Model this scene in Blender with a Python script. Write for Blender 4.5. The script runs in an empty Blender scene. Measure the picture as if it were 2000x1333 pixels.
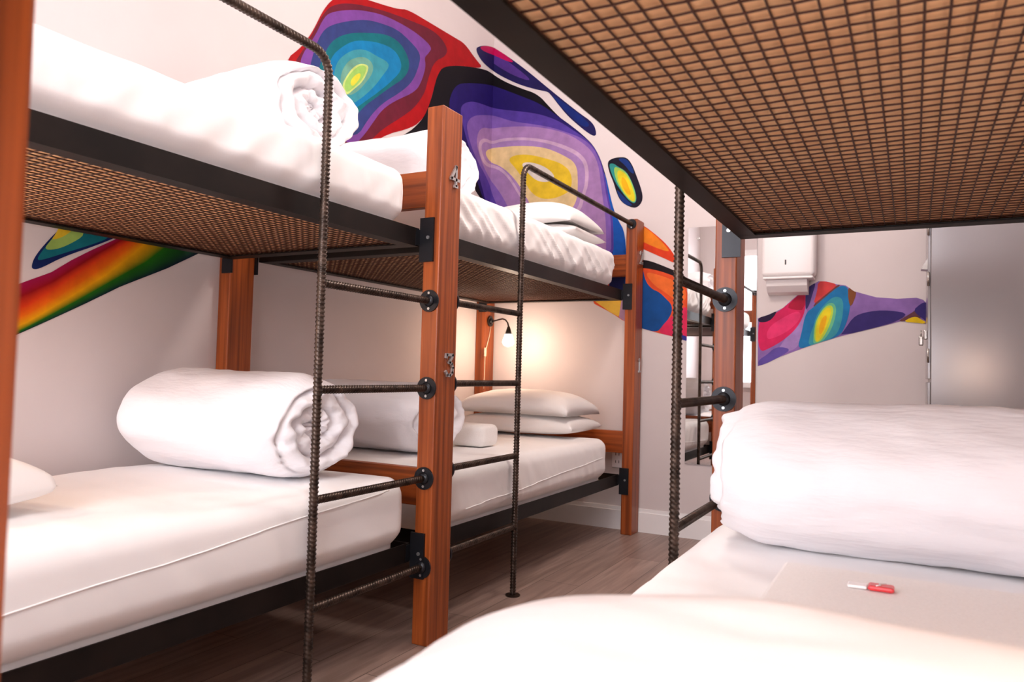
import bpy, bmesh, math, random
from mathutils import Vector, Matrix, noise
R = random.Random(7)
PI = math.pi
C = bpy.context.scene.collection
sc = bpy.context.scene

# ------------------------------------------------------------------ measurements (metres)
H = 0.92
XW, YW, XR, YB, ZC = -2.470, 4.218, 0.60, -1.30, 3.75          # left wall, far wall, right wall, back wall, ceiling
PX, PY = 0.066, 0.122                                           # post section
F_PX = 1452.65
YAW, PITCH, ROLL = 0.4949, 0.0395, 0.0261
cy, sy, cp, sp = math.cos(YAW), math.sin(YAW), math.cos(PITCH), math.sin(PITCH)
FW = Vector((-sy*cp, cy*cp, sp)); r0 = Vector((cy, sy, 0)); u0 = r0.cross(FW)
RT = r0*math.cos(ROLL) + u0*math.sin(ROLL); UP = u0*math.cos(ROLL) - r0*math.sin(ROLL)
EYE = Vector((0, 0, H))

def on_wall(px, py, wall):
    """where the line of sight of a measured photo point meets a wall plane"""
    d = FW + RT*((px-1000)/F_PX) + UP*((666.5-py)/F_PX)
    t = (XW - EYE.x)/d.x if wall == 'L' else (YW - EYE.y)/d.y
    return EYE + d*t

# ------------------------------------------------------------------ materials
def lin(c):
    return tuple((v/255/12.92 if v/255 <= .04045 else ((v/255+.055)/1.055)**2.4) for v in c) + (1,)

def mat(name, rgb, rough=.5, metal=0, spec=.5, **kw):
    m = bpy.data.materials.new(name); m.use_nodes = True
    b = m.node_tree.nodes['Principled BSDF']
    b.inputs['Base Color'].default_value = lin(rgb)
    b.inputs['Roughness'].default_value = rough
    b.inputs['Metallic'].default_value = metal
    b.inputs['Specular IOR Level'].default_value = spec
    for k, v in kw.items(): b.inputs[k.replace('_', ' ')].default_value = v
    return m

def nodes(m): return m.node_tree.nodes, m.node_tree.links, m.node_tree.nodes['Principled BSDF']

def noisy(m, rgb2, scale=(6, 6, 6), detail=4, lo=.35, hi=.65, bump=0, bscale=None, dist=.002):
    """mix the base colour with a second one through stretched noise; optional bump"""
    N, L, b = nodes(m)
    tc = N.new('ShaderNodeTexCoord'); mp = N.new('ShaderNodeMapping'); mp.inputs['Scale'].default_value = scale
    L.new(tc.outputs['Object'], mp.inputs['Vector'])
    n = N.new('ShaderNodeTexNoise'); n.inputs['Scale'].default_value = 1; n.inputs['Detail'].default_value = detail
    L.new(mp.outputs['Vector'], n.inputs['Vector'])
    cr = N.new('ShaderNodeValToRGB')
    cr.color_ramp.elements[0].position = lo; cr.color_ramp.elements[1].position = hi
    cr.color_ramp.elements[0].color = b.inputs['Base Color'].default_value[:]
    cr.color_ramp.elements[1].color = lin(rgb2)
    L.new(n.outputs['Fac'], cr.inputs['Fac']); L.new(cr.outputs['Color'], b.inputs['Base Color'])
    if bump:
        n2 = N.new('ShaderNodeTexNoise'); n2.inputs['Scale'].default_value = 1; n2.inputs['Detail'].default_value = 3
        mp2 = N.new('ShaderNodeMapping'); mp2.inputs['Scale'].default_value = bscale or scale
        L.new(tc.outputs['Object'], mp2.inputs['Vector']); L.new(mp2.outputs['Vector'], n2.inputs['Vector'])
        bp = N.new('ShaderNodeBump'); bp.inputs['Strength'].default_value = bump; bp.inputs['Distance'].default_value = dist
        L.new(n2.outputs['Fac'], bp.inputs['Height']); L.new(bp.outputs['Normal'], b.inputs['Normal'])
    return m

def wood(name, axis, a=(164, 82, 34), b=(110, 49, 17)):
    s = [62, 62, 62]; s['xyz'.index(axis)] = 1.6
    m = mat(name, a, rough=.36, spec=.4)
    return noisy(m, b, scale=tuple(s), detail=5, lo=.38, hi=.68, bump=.12, dist=.0008)

def emit(name, rgb, strength, base=(255, 255, 255)):
    m = mat(name, base, rough=.4)
    b = m.node_tree.nodes['Principled BSDF']
    b.inputs['Emission Color'].default_value = lin(rgb); b.inputs['Emission Strength'].default_value = strength
    return m

M = {}
M['wood_z'] = wood('reddish_wood_upright', 'z')
M['wood_x'] = wood('reddish_wood_across', 'x')
M['wall'] = noisy(mat('white_wall_paint', (209, 199, 198), rough=.7, spec=.25), (213, 204, 203), scale=(2, 2, 2), bump=.05, bscale=(160, 160, 160), dist=.0006)
M['ceiling'] = mat('white_ceiling_paint', (240, 238, 236), rough=.8, spec=.2)
M['trim'] = mat('white_trim_paint', (238, 236, 236), rough=.4)
M['steel'] = noisy(mat('blackened_steel', (29, 22, 19), rough=.5, metal=.1, spec=.2), (17, 13, 12), scale=(9, 9, 9))
M['rebar'] = noisy(mat('dark_ribbed_steel', (86, 71, 62), rough=.33, metal=.7), (50, 40, 34), scale=(30, 30, 30))
M['plate'] = mat('black_bracket_steel', (30, 31, 36), rough=.35, metal=.4)
M['wire'] = mat('dark_wire', (74, 40, 26), rough=.5, metal=.3)
M['board'] = noisy(mat('tan_fibre_board', (248, 204, 156), rough=.75, spec=.2), (240, 192, 144), scale=(5, 5, 5))
M['screw'] = mat('bright_screw', (205, 205, 205), rough=.3, metal=.9)
M['digit'] = mat('brushed_aluminium', (196, 196, 196), rough=.38, metal=.85)
M['sheet'] = noisy(mat('white_sheet', (247, 246, 246), rough=.85, spec=.15), (243, 242, 242), scale=(3, 3, 3), bump=.10, bscale=(34, 34, 34), dist=.004)
M['duvet'] = noisy(mat('white_duvet_cotton', (245, 244, 247), rough=.85, spec=.15), (241, 240, 244), scale=(3, 3, 3), bump=.38, bscale=(13, 46, 46), dist=.008)
M['pillowcase'] = noisy(mat('white_pillowcase', (246, 245, 244), rough=.85, spec=.15), (242, 240, 239), scale=(3, 3, 3), bump=.2, bscale=(16, 30, 30), dist=.005)
M['towel'] = noisy(mat('white_terry', (248, 247, 246), rough=.95, spec=.1), (243, 242, 241), scale=(240, 240, 240), bump=.15, bscale=(260, 260, 260), dist=.001)
M['plastic'] = mat('white_plastic', (236, 231, 231), rough=.3)
M['dark'] = mat('dark_slot', (40, 36, 36), rough=.5)
M['black_plastic'] = mat('black_plastic', (26, 23, 22), rough=.4)
M['cord'] = mat('cream_cord', (226, 205, 176), rough=.5)
M['locker'] = mat('grey_enamelled_metal', (152, 149, 151), rough=.2, spec=.5, metal=.35)
M['chrome'] = mat('worn_chrome', (170, 165, 160), rough=.25, metal=.95)
M['mirror'] = mat('mirror_silver', (236, 238, 238), rough=.015, metal=1)
M['bulb'] = emit('lit_warm_bulb', (255, 222, 194), 88)
M['lamp_far'] = emit('lit_globe_bright', (255, 240, 230), 52)
M['fill_near'] = emit('fill_globe_soft', (255, 242, 234), 34)  # unseen near globe, added to brighten the aisle side of the left bunks
M['pane'] = emit('daylight_pane', (246, 247, 255), 5.6)
M['red'] = mat('red_wrapper', (222, 60, 66), rough=.3)
M['clear'] = mat('clear_wrapper', (245, 240, 240), rough=.15)

def floor_material():
    m = mat('grey_brown_laminate', (150, 126, 116), rough=.38)
    N, L, b = nodes(m)
    tc = N.new('ShaderNodeTexCoord')
    mp = N.new('ShaderNodeMapping'); mp.inputs['Rotation'].default_value = (0, 0, PI/2)
    L.new(tc.outputs['Object'], mp.inputs['Vector'])
    br = N.new('ShaderNodeTexBrick'); br.inputs['Scale'].default_value = 1
    br.inputs['Brick Width'].default_value = 1.2; br.inputs['Row Height'].default_value = .18
    br.inputs['Mortar Size'].default_value = .0015; br.inputs['Color1'].default_value = lin((168, 144, 133)); br.inputs['Color2'].default_value = lin((146, 122, 112))
    br.inputs['Mortar'].default_value = lin((84, 68, 60))
    L.new(mp.outputs['Vector'], br.inputs['Vector'])
    mp2 = N.new('ShaderNodeMapping'); mp2.inputs['Scale'].default_value = (38, 2.2, 1)
    L.new(tc.outputs['Object'], mp2.inputs['Vector'])
    n = N.new('ShaderNodeTexNoise'); n.inputs['Scale'].default_value = 1; n.inputs['Detail'].default_value = 6; n.inputs['Distortion'].default_value = .6
    L.new(mp2.outputs['Vector'], n.inputs['Vector'])
    cr = N.new('ShaderNodeValToRGB'); cr.color_ramp.elements[0].position = .3; cr.color_ramp.elements[1].position = .7
    cr.color_ramp.elements[0].color = (.62, .6, .58, 1); cr.color_ramp.elements[1].color = (1.1, 1.1, 1.1, 1)
    L.new(n.outputs['Fac'], cr.inputs['Fac'])
    mx = N.new('ShaderNodeMix'); mx.data_type = 'RGBA'; mx.blend_type = 'MULTIPLY'; mx.inputs['Factor'].default_value = 1
    L.new(br.outputs['Color'], mx.inputs['A']); L.new(cr.outputs['Color'], mx.inputs['B'])
    L.new(mx.outputs['Result'], b.inputs['Base Color'])
    return m
M['floor'] = floor_material()

def paint_material():
    m = mat('mural_paint', (255, 255, 255), rough=.6, spec=.18)
    N, L, b = nodes(m)
    at = N.new('ShaderNodeAttribute'); at.attribute_name = 'paint'
    tc = N.new('ShaderNodeTexCoord'); n = N.new('ShaderNodeTexNoise'); n.inputs['Scale'].default_value = 16; n.inputs['Detail'].default_value = 5
    L.new(tc.outputs['Object'], n.inputs['Vector'])
    cr = N.new('ShaderNodeValToRGB'); cr.color_ramp.elements[0].position = .3; cr.color_ramp.elements[1].position = .72
    cr.color_ramp.elements[0].color = (.66, .66, .66, 1); cr.color_ramp.elements[1].color = (.90, .90, .90, 1)
    L.new(n.outputs['Fac'], cr.inputs['Fac'])
    mx = N.new('ShaderNodeMix'); mx.data_type = 'RGBA'; mx.blend_type = 'MULTIPLY'; mx.inputs['Factor'].default_value = 1
    L.new(at.outputs['Color'], mx.inputs['A']); L.new(cr.outputs['Color'], mx.inputs['B'])
    L.new(mx.outputs['Result'], b.inputs['Base Color'])
    return m
M['paint'] = paint_material()

# ------------------------------------------------------------------ mesh helpers
class MB:
    def __init__(s): s.v = []; s.f = []; s.mi = []; s.sm = []
    def add(s, vs, fs, mi=0, smooth=False):
        b = len(s.v); s.v += [Vector(v) for v in vs]
        for f in fs: s.f.append(tuple(b+i for i in f)); s.mi.append(mi); s.sm.append(smooth)
    def box(s, lo, hi, mi=0, bev=0):
        lo = Vector(lo); hi = Vector(hi)
        lo, hi = Vector(map(min, lo, hi)), Vector(map(max, lo, hi))
        if not bev:
            vs = [(x, y, z) for x in (lo.x, hi.x) for y in (lo.y, hi.y) for z in (lo.z, hi.z)]
            fs = [(0, 1, 3, 2), (4, 6, 7, 5), (0, 4, 5, 1), (2, 3, 7, 6), (0, 2, 6, 4), (1, 5, 7, 3)]
            s.add(vs, fs, mi); return
        bm = bmesh.new(); bmesh.ops.create_cube(bm, size=1)
        for v in bm.verts: v.co = Vector((lo[i]+(v.co[i]+.5)*(hi[i]-lo[i]) for i in range(3)))
        seg = 4 if bev > .01 else 2
        bmesh.ops.bevel(bm, geom=bm.edges[:], offset=bev, segments=seg, affect='EDGES', profile=.5)
        bm.verts.index_update()
        s.add([v.co.copy() for v in bm.verts], [[v.index for v in f.verts] for f in bm.faces], mi, bev > .01)
        bm.free()
    def tube(s, pts, rad, n=10, mi=0, caps=True, smooth=True, rib=0, pitch=.012):
        """round bar along a polyline; rad may be a list; rib > 0 raises slanting ribs"""
        pts = [Vector(p) for p in pts]
        if rib:
            out = []; step = pitch/5
            for a, b in zip(pts, pts[1:]):
                k = max(1, int((b-a).length/step)); out += [a.lerp(b, i/k) for i in range(k)]
            pts = out + [pts[-1]]
        T = [(pts[min(i+1, len(pts)-1)] - pts[max(i-1, 0)]).normalized() for i in range(len(pts))]
        ref = Vector((0, 0, 1)) if abs(T[0].z) < .9 else Vector((1, 0, 0))
        u = (ref - T[0]*ref.dot(T[0])).normalized(); vs = []; dist = 0
        for i, p in enumerate(pts):
            u = (u - T[i]*u.dot(T[i])).normalized(); w = T[i].cross(u)
            if i: dist += (p-pts[i-1]).length
            rr = rad[i] if isinstance(rad, (list, tuple)) else rad
            for k in range(n):
                a = 2*PI*k/n; q = rr
                if rib:
                    ph = dist/pitch + (.5*math.cos(a)+.5)*.9
                    q += rib*max(0, math.sin(2*PI*ph))**.7 if math.sin(2*PI*ph) > 0 else 0
                    if abs(math.sin(a)) > .97: q += rib*.5
                vs.append(p + (u*math.cos(a) + w*math.sin(a))*q)
        fs = [(i*n+k, i*n+(k+1) % n, (i+1)*n+(k+1) % n, (i+1)*n+k) for i in range(len(pts)-1) for k in range(n)]
        if caps: fs += [tuple(range(n))[::-1], tuple((len(pts)-1)*n+k for k in range(n))]
        s.add(vs, fs, mi, smooth)
    def disc(s, c, axis, r, th, n=24, mi=0):
        ax = Vector(axis).normalized(); s.tube([Vector(c), Vector(c)+ax*th], r, n, mi, True, False)
    def lathe(s, c, axis, prof, n=20, mi=0):
        """prof: list of (distance along axis, radius)"""
        ax = Vector(axis).normalized(); s.tube([Vector(c)+ax*(d+i*1e-6) for i, (d, _) in enumerate(prof)], [max(r, 1e-4) for _, r in prof], n, mi)
    def build(s, name, mats, root=None, parent=None, merge=False):
        """one mesh object; coordinates are given in the room and stored relative to the root's base"""
        o0 = root.location if root else Vector((0, 0, 0))
        me = bpy.data.meshes.new(name); me.from_pydata([v-o0 for v in s.v], [], s.f)
        for m in (mats if isinstance(mats, (list, tuple)) else [mats]): me.materials.append(m)
        me.polygons.foreach_set('material_index', s.mi); me.polygons.foreach_set('use_smooth', s.sm)
        me.update()
        bm = bmesh.new(); bm.from_mesh(me); bmesh.ops.recalc_face_normals(bm, faces=bm.faces); bm.to_mesh(me); bm.free()
        o = bpy.data.objects.new(name, me); C.objects.link(o)
        if parent or root: o.parent = parent or root
        return o

def tag(o, label=None, cat=None, group=None, kind=None):
    for k, v in (('label', label), ('category', cat), ('group', group), ('kind', kind)):
        if v: o[k] = v
    return o
def thing(name, loc, label, cat, group=None):
    o = bpy.data.objects.new(name, None); C.objects.link(o); o.location = loc; o.empty_display_size = .05
    bpy.context.view_layer.update()
    return tag(o, label, cat, group)
def rebase(o, loc):
    """put a single-mesh thing's origin at its base"""
    loc = Vector(loc)
    for v in o.data.vertices: v.co -= loc
    o.location = loc; return o
def arc(c, a, b, r, n=8):
    """fillet points round corner c between directions a and b"""
    c = Vector(c); a = Vector(a).normalized(); b = Vector(b).normalized()
    o = c + (a+b)*r; return [o - b*r*math.cos(t) - a*r*math.sin(t) for t in [PI/2*i/n for i in range(n+1)]]
def nz(x, y, z): return noise.noise(Vector((x, y, z)))

# ------------------------------------------------------------------ the room
def structure(name, mb, m, parent=None): return tag(mb.build(name, m, parent=parent), kind='structure')
b = MB(); b.box((XW-.1, YB-.1, -.1), (XR+.1, YW+.1, 0)); structure('floor', b, M['floor'])
b = MB(); b.box((XW-.1, YB-.1, ZC), (XR+.1, YW+.1, ZC+.1)); structure('ceiling', b, M['ceiling'])
b = MB(); b.box((XW-.1, YB-.1, 0), (XW, YW+.1, ZC)); structure('wall_left', b, M['wall'])
b = MB(); b.box((XW, YW, 0), (XR+.1, YW+.1, ZC)); structure('wall_far', b, M['wall'])
b = MB(); b.box((XR, YB-.1, 0), (XR+.1, YW, ZC)); structure('wall_right', b, M['wall'])
WX0, WX1, WZ0, WZ1 = -2.12, .06, .85, 2.45
b = MB()
b.box((XW, YB-.1, 0), (WX0, YB, ZC)); b.box((WX1, YB-.1, 0), (XR, YB, ZC)); b.box((WX0, YB-.1, 0), (WX1, YB, WZ0)); b.box((WX0, YB-.1, WZ1), (WX1, YB, ZC))
structure('wall_back', b, M['wall'])
def skirting(name, lo, hi, axis, sgn):
    b = MB(); b.box(lo, hi)
    l2, h2 = list(lo), list(hi); i = 'xy'.index(axis)
    h2[2] = .128; l2[2] = hi[2]
    if sgn > 0: h2[i] = hi[i]-.008
    else: l2[i] = lo[i]+.008
    h2[2] = hi[2]+.022; b.box(l2, h2); structure(name, b, M['trim'])
skirting('baseboard_far', (XW+.016, YW-.014, 0), (XR-.016, YW, .112), 'y', -1)
b = MB(); b.box((XR-.014, YB+.016, 0), (XR, YW-.016, .13)); structure('baseboard_right', b, M['trim'])
b = MB(); b.box((XW, YB, 0), (XR-.016, YB+.014, .13)); structure('baseboard_back', b, M['trim'])
# window on the back wall, widened to the right to brighten the near bunk
b = MB()
for lo, hi in (((WX0-.07, YB, WZ0-.07), (WX0, YB+.03, WZ1+.07)), ((WX1, YB, WZ0-.07), (WX1+.07, YB+.03, WZ1+.07)),
               ((WX0-.07, YB, WZ1), (WX1+.07, YB+.03, WZ1+.08)), ((WX0-.1, YB, WZ0-.07), (WX1+.1, YB+.07, WZ0)),
               ((WX0, YB-.06, 1.68), (WX1, YB-.01, 1.74)), (((WX0+WX1)/2-.025, YB-.06, WZ0), ((WX0+WX1)/2+.025, YB-.01, WZ1))):
    b.box(lo, hi)
win = structure('window_1', b, M['trim'])
b = MB(); b.box((WX0, YB-.09, WZ0), (WX1, YB-.07, WZ1)); b.build('pane', M['pane'], parent=win)

# ------------------------------------------------------------------ murals painted on the walls
def seen(p):
    d = Vector(p)-EYE; z = d.dot(FW); return (1000+F_PX*d.dot(RT)/z, 666.5-F_PX*d.dot(UP)/z)
CT, CB = seen((XW, YW, 2.6)), seen((XW, YW, 1.6))             # the room corner
def corner_x(y): return CT[0] + (CB[0]-CT[0])*(y-CT[1])/(CB[1]-CT[1])
def smooth_poly(p, it=2):
    for _ in range(it):
        q = []
        for a, c in zip(p, p[1:]+p[:1]):
            q += [(a[0]*.75+c[0]*.25, a[1]*.75+c[1]*.25), (a[0]*.25+c[0]*.75, a[1]*.25+c[1]*.75)]
        p = q
    return p
def split_corner(poly):
    """clip a photo-plane polygon at the room corner -> {'L': poly, 'F': poly}"""
    out = {}
    for side in 'LF':
        inside = (lambda q: q[0] <= corner_x(q[1])) if side == 'L' else (lambda q: q[0] >= corner_x(q[1]))
        res = []
        for a, c in zip(poly, poly[1:]+poly[:1]):
            if inside(a): res.append(a)
            if inside(a) != inside(c):
                da, dc = a[0]-corner_x(a[1]), c[0]-corner_x(c[1]); t = da/(da-dc)
                res.append((a[0]+(c[0]-a[0])*t, a[1]+(c[1]-a[1])*t))
        if len(res) > 2: out[side] = res
    return out
class Paint:
    """coats of paint on the left (L) and far (F) wall: each coat a flat outline laid on the one before"""
    def __init__(s, k=0): s.v = []; s.f = []; s.c = []; s.k = k
    def coat(s, rgb, pts, it=2, walls='LF'):
        s.k += 1; off = .0012 + .00015*s.k; col = lin(rgb)
        for side, poly in split_corner(smooth_poly(list(pts), it)).items():
            if side not in walls: continue
            b0 = len(s.v); n = Vector((off, 0, 0)) if side == 'L' else Vector((0, -off, 0))
            q = [on_wall(x, y, side) + n for x, y in poly]
            s.v += [Vector((max(v.x, XW+.0009), min(v.y, YW-.0009), v.z)) for v in q]
            s.f.append(tuple(range(b0, b0+len(poly)))); s.c += [col]*len(poly)
    def blend(s, curves, cols, side, n=40):
        """bands that run into one another between neighbouring curves"""
        s.k += 1; off = .0012 + .00015*s.k; nv = Vector((off, 0, 0)) if side == 'L' else Vector((0, -off, 0))
        b0 = len(s.v)
        for cv, col in zip(curves, cols):
            ln = [0]
            for a, c in zip(cv, cv[1:]): ln.append(ln[-1]+math.dist(a, c))
            for i in range(n):
                d = ln[-1]*i/(n-1); j = max(k for k in range(len(cv)-1) if ln[k] <= d+1e-9)
                t = (d-ln[j])/(ln[j+1]-ln[j]); a, c = cv[j], cv[j+1]
                s.v.append(on_wall(a[0]+(c[0]-a[0])*t, a[1]+(c[1]-a[1])*t, side) + nv); s.c.append(lin(col))
        for r in range(len(curves)-1):
            for i in range(n-1): s.f.append((b0+r*n+i, b0+r*n+i+1, b0+(r+1)*n+i+1, b0+(r+1)*n+i))
    def build(s, name, root=None):
        me = bpy.data.meshes.new(name); me.from_pydata(s.v, [], s.f); me.materials.append(M['paint'])
        at = me.color_attributes.new('paint', 'FLOAT_COLOR', 'POINT')
        for i, c in enumerate(s.c): at.data[i].color = c
        me.update(); o = bpy.data.objects.new(name, me); C.objects.link(o); return o
z2 = lambda *p: [(400+x/4, y/4) for x, y in p]
z6 = lambda *p: [(860+x*.36, y*.36) for x, y in p]

p = Paint(6)
p.coat((178, 8, 18), z2((625,468),(740,380),(790,320),(850,230),(925,75),(1000,-10),(1100,-60),(1240,-10),(1430,50),(1520,73),(1580,73),(1760,180),(1960,300),(2028,340),(2112,460),(2180,540),(2000,512),(1860,520),(1820,580),(1800,640),(1770,760),(1740,850),(1700,930),(1620,1000),(1380,1060),(1150,1250),(900,1100),(700,700)))
p.coat((110, 26, 48), z2((690,500),(760,400),(850,240),(940,80),(1020,32),(1150,25),(1350,70),(1500,120),(1600,160),(1750,220),(1840,290),(1895,380),(1880,440),(1790,480),(1740,620),(1720,720),(1640,840),(1530,920),(1400,1000),(1330,1060),(1200,1200),(900,1000),(740,560)))
p.coat((128, 72, 160), z2((738,512),(760,420),(860,280),(930,130),(1000,90),(1160,75),(1280,90),(1400,120),(1560,200),(1680,280),(1775,372),(1745,418),(1712,450),(1725,520),(1690,640),(1640,720),(1480,790),(1380,860),(1310,960),(1240,1060),(1150,1150),(950,1000),(810,560)))
p.coat((52, 66, 128), z2((815,540),(840,430),(890,290),(950,210),(1080,170),(1250,152),(1370,180),(1500,230),(1600,320),(1685,420),(1670,520),(1620,640),(1530,720),(1380,810),(1280,920),(1180,1085),(1000,1000),(860,600)))
p.coat((6, 112, 124), z2((880,540),(920,460),(960,360),(1030,290),(1150,255),(1300,258),(1420,270),(1520,330),(1580,430),(1600,520),(1560,610),(1450,680),(1340,760),(1230,840),(1140,960),(950,800)))
p.coat((8, 130, 188), z2((955,540),(990,440),(1050,380),(1150,320),(1260,318),(1380,340),(1480,390),(1532,480),(1530,560),(1440,650),(1340,730),(1240,800),(1130,880),(1000,700)))
p.coat((62, 156, 172), z2((1000,620),(1020,500),(1080,430),(1170,385),(1260,390),(1340,440),(1420,480),(1440,520),(1380,600),(1320,680),(1220,770),(1120,830),(1040,740)))
p.coat((112, 170, 152), z2((1055,580),(1110,480),(1190,445),(1260,450),(1312,500),(1310,570),(1260,640),(1190,720),(1110,755),(1060,700)))
p.coat((204, 226, 132), z2((1070,660),(1100,600),(1150,530),(1210,495),(1275,510),(1270,560),(1230,640),(1160,700),(1105,748),(1078,710)))
p.coat((158, 208, 104), z2((1085,665),(1110,605),(1160,545),(1212,508),(1260,520),(1255,560),(1218,635),(1155,690),(1108,725),(1092,705)))
p.coat((226, 222, 66), z2((1130,640),(1165,590),(1210,568),(1215,600),(1180,650),(1145,680)))
tag(p.build('mural'), 'red and purple mural shape ringed around a teal and yellow-green eye on left wall', 'mural', 'painted mural shapes')

p = Paint()
E = [(1206,428),(1222,455),(1222,540),(1100,540)]
p.coat((12, 8, 16), [(865,130),(900,128),(945,135),(957,141),(982,158),(1018,173),(1051,184),(1076,212),(1098,234),(1119,248),(1141,266),(1159,284),(1173,310),(1184,346),(1191,378),(1198,407)]+E+[(965,425),(925,370),(905,325),(880,300),(840,300),(700,345),(690,310),(790,265),(822,238),(835,212),(843,190),(850,160),(855,140)])
p.coat((16, 88, 184), [(1176,330),(1184,346),(1191,378),(1198,407),(1206,428),(1222,455),(1224,540),(1150,540),(1165,400)])
p.coat((36, 22, 104), [(876,202),(882,180),(892,166),(907,162),(950,164),(979,173),(1015,187),(1054,202),(1090,227),(1119,248),(1141,266),(1158,285),(1170,310),(1180,346),(1186,385),(1192,420),(1200,540),(1100,540),(965,415),(945,395),(930,350),(915,310),(895,260),(880,230)])
p.coat((86, 62, 160), z6((105,600),(120,565),(160,550),(200,555),(290,590),(380,600),(480,610),(560,625),(650,660),(740,720),(780,745),(830,790),(868,860),(895,960),(915,1080),(940,1200),(940,1450),(500,1450),(250,1120),(222,1000),(170,850),(130,720)))
p.coat((132, 98, 182), z6((140,700),(150,650),(190,625),(260,625),(300,630),(390,660),(470,670),(600,690),(690,720),(770,750),(830,800),(865,870),(885,950),(900,1060),(928,1180),(928,1450),(500,1450),(300,1110),(260,980),(180,840)))
p.coat((172, 132, 186), z6((195,800),(200,720),(230,690),(270,700),(340,690),(480,685),(600,700),(700,730),(780,780),(830,830),(860,900),(872,1000),(885,1100),(900,1200),(900,1450),(500,1450),(380,1150),(330,1050),(250,950)))
p.coat((206, 172, 204), z6((205,820),(208,765),(240,748),(280,770),(340,750),(470,745),(580,760),(680,790),(760,830),(805,890),(805,1000),(785,1060),(760,1160),(640,1190),(520,1170),(440,1085),(370,965),(310,915),(238,905)))
p.coat((172, 136, 192), z6((222,820),(222,782),(245,768),(280,786),(340,766),(470,760),(575,776),(670,808),(748,848),(786,900),(786,1000),(768,1056),(742,1148),(640,1174),(530,1155),(452,1080),(382,960),(318,900),(248,890)))
p.coat((234, 206, 152), z6((240,832),(258,808),(340,798),(430,792),(560,798),(660,838),(742,888),(748,1000),(742,1092),(700,1155),(600,1164),(500,1134),(458,1052),(398,962),(330,902),(268,882)))
p.coat((238, 202, 48), z6((368,870),(398,843),(480,838),(580,862),(660,888),(714,938),(714,1032),(640,1074),(560,1084),(498,1054),(456,982),(408,912)))
p.coat((232, 222, 212), z6((438,890),(480,878),(560,900),(612,940),(622,970),(580,992),(520,982),(468,932)))
tag(p.build('mural'), 'big purple mural shape with yellow eye folding round the room corner', 'mural', 'painted mural shapes')

p = Paint()
p.coat((30, 24, 86), [(928,95),(937,90),(950,89),(968,94),(1020,130),(1080,180),(1130,220),(1159,240),(1166,262),(1160,267),(1144,257),(1112,230),(1094,209),(1075,184),(1069,179),(1051,176),(1018,167),(982,151),(954,133),(937,115)], walls='F') 
p.coat((84, 52, 140), [(936,98),(955,95),(1000,125),(1045,162),(1000,147),(960,122)], walls='F')
p.coat((14, 40, 118), [(1075,184),(1090,192),(1130,222),(1155,245),(1140,250),(1112,226)], walls='F')
p.coat((192, 4, 88), [(935,92),(950,89),(968,94),(1006,121),(995,122),(965,108),(945,101)], walls='F')
# on the left of the corner the same shape continues
p.coat((30, 24, 86), [(928,95),(937,90),(950,89),(968,94),(1020,130),(1018,167),(982,151),(954,133),(937,115)], walls='L')
p.coat((192, 4, 88), [(935,92),(950,89),(968,94),(1006,121),(995,122),(965,108),(945,101)], walls='L')
tag(p.build('mural'), 'long indigo mural streak with magenta tip beneath the overhead bunk edge', 'mural', 'painted mural shapes')

p = Paint()
p.coat((22, 16, 38), [(1186,317),(1195,310),(1210,307),(1225,308),(1235,322),(1243,343),(1252,367),(1256,385),(1253,397),(1243,407),(1228,404),(1213,394),(1205,379),(1198,355),(1190,337)])
p.coat((18, 52, 126), [(1205,310),(1222,309),(1233,322),(1240,340),(1232,338),(1220,322)])
p.coat((18, 52, 126), [(1203,368),(1214,380),(1230,396),(1236,402),(1225,402),(1212,392)])
p.coat((48, 152, 148), [(1188,321),(1198,319),(1207,326),(1222,334),(1231,348),(1240,370),(1244,388),(1240,399),(1228,392),(1216,377),(1201,356)])
p.coat((168, 214, 92), [(1198,326),(1210,328),(1223,337),(1231,350),(1239,370),(1243,388),(1239,397),(1228,390),(1216,375),(1203,352)])
p.coat((238, 218, 40), [(1206,331),(1219,337),(1229,350),(1236,370),(1241,388),(1237,395),(1228,388),(1217,373),(1206,350)])
p.coat((242, 182, 20), [(1214,345),(1222,350),(1230,370),(1233,382),(1225,380),(1214,362)])
tag(p.build('mural'), 'small black-rimmed mural blob with yellow centre on far wall', 'mural', 'painted mural shapes')

p = Paint()
p.coat((232, 66, 30), [(1226,428),(1258,441),(1279,457),(1303,478),(1320,503),(1323,512),(1316,514),(1300,506),(1279,497),(1250,484),(1225,474)])
p.coat((248, 138, 34), [(1228,430),(1258,443),(1279,459),(1300,480),(1310,494),(1280,484),(1250,470),(1228,458)])
tag(p.build('mural'), 'orange pointed mural shape beside the post numbered 2', 'mural', 'painted mural shapes')

p = Paint()
p.coat((232, 84, 40), [(1150,520),(1200,512),(1256,508),(1294,519),(1318,529),(1343,543),(1343,667),(1316,658),(1286,651),(1254,642),(1222,630),(1195,612),(1150,588)], it=1)
p.coat((26, 14, 22), [(1200,500),(1256,508),(1270,510),(1294,519),(1318,529),(1343,543),(1343,552),(1318,540),(1290,530),(1262,524),(1235,524),(1200,530)], it=1)
p.coat((246, 116, 48), [(1258,530),(1290,538),(1325,552),(1340,568),(1340,588),(1320,588),(1300,572),(1275,556)])
p.coat((22, 32, 92), [(1190,530),(1254,526),(1252,600),(1190,575)], it=0)
p.coat((12, 78, 150), [(1215,545),(1240,515),(1255,522),(1261,550),(1273,565),(1288,571),(1300,583),(1312,595),(1313,610),(1303,628),(1294,637),(1284,650),(1254,642),(1232,632),(1232,600)])
p.coat((96, 52, 92), [(1180,560),(1230,570),(1230,592),(1180,592)], it=0)
p.coat((228, 44, 92), [(1284,651),(1296,634),(1308,622),(1330,604),(1343,598),(1343,632),(1343,666),(1316,657)])
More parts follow.
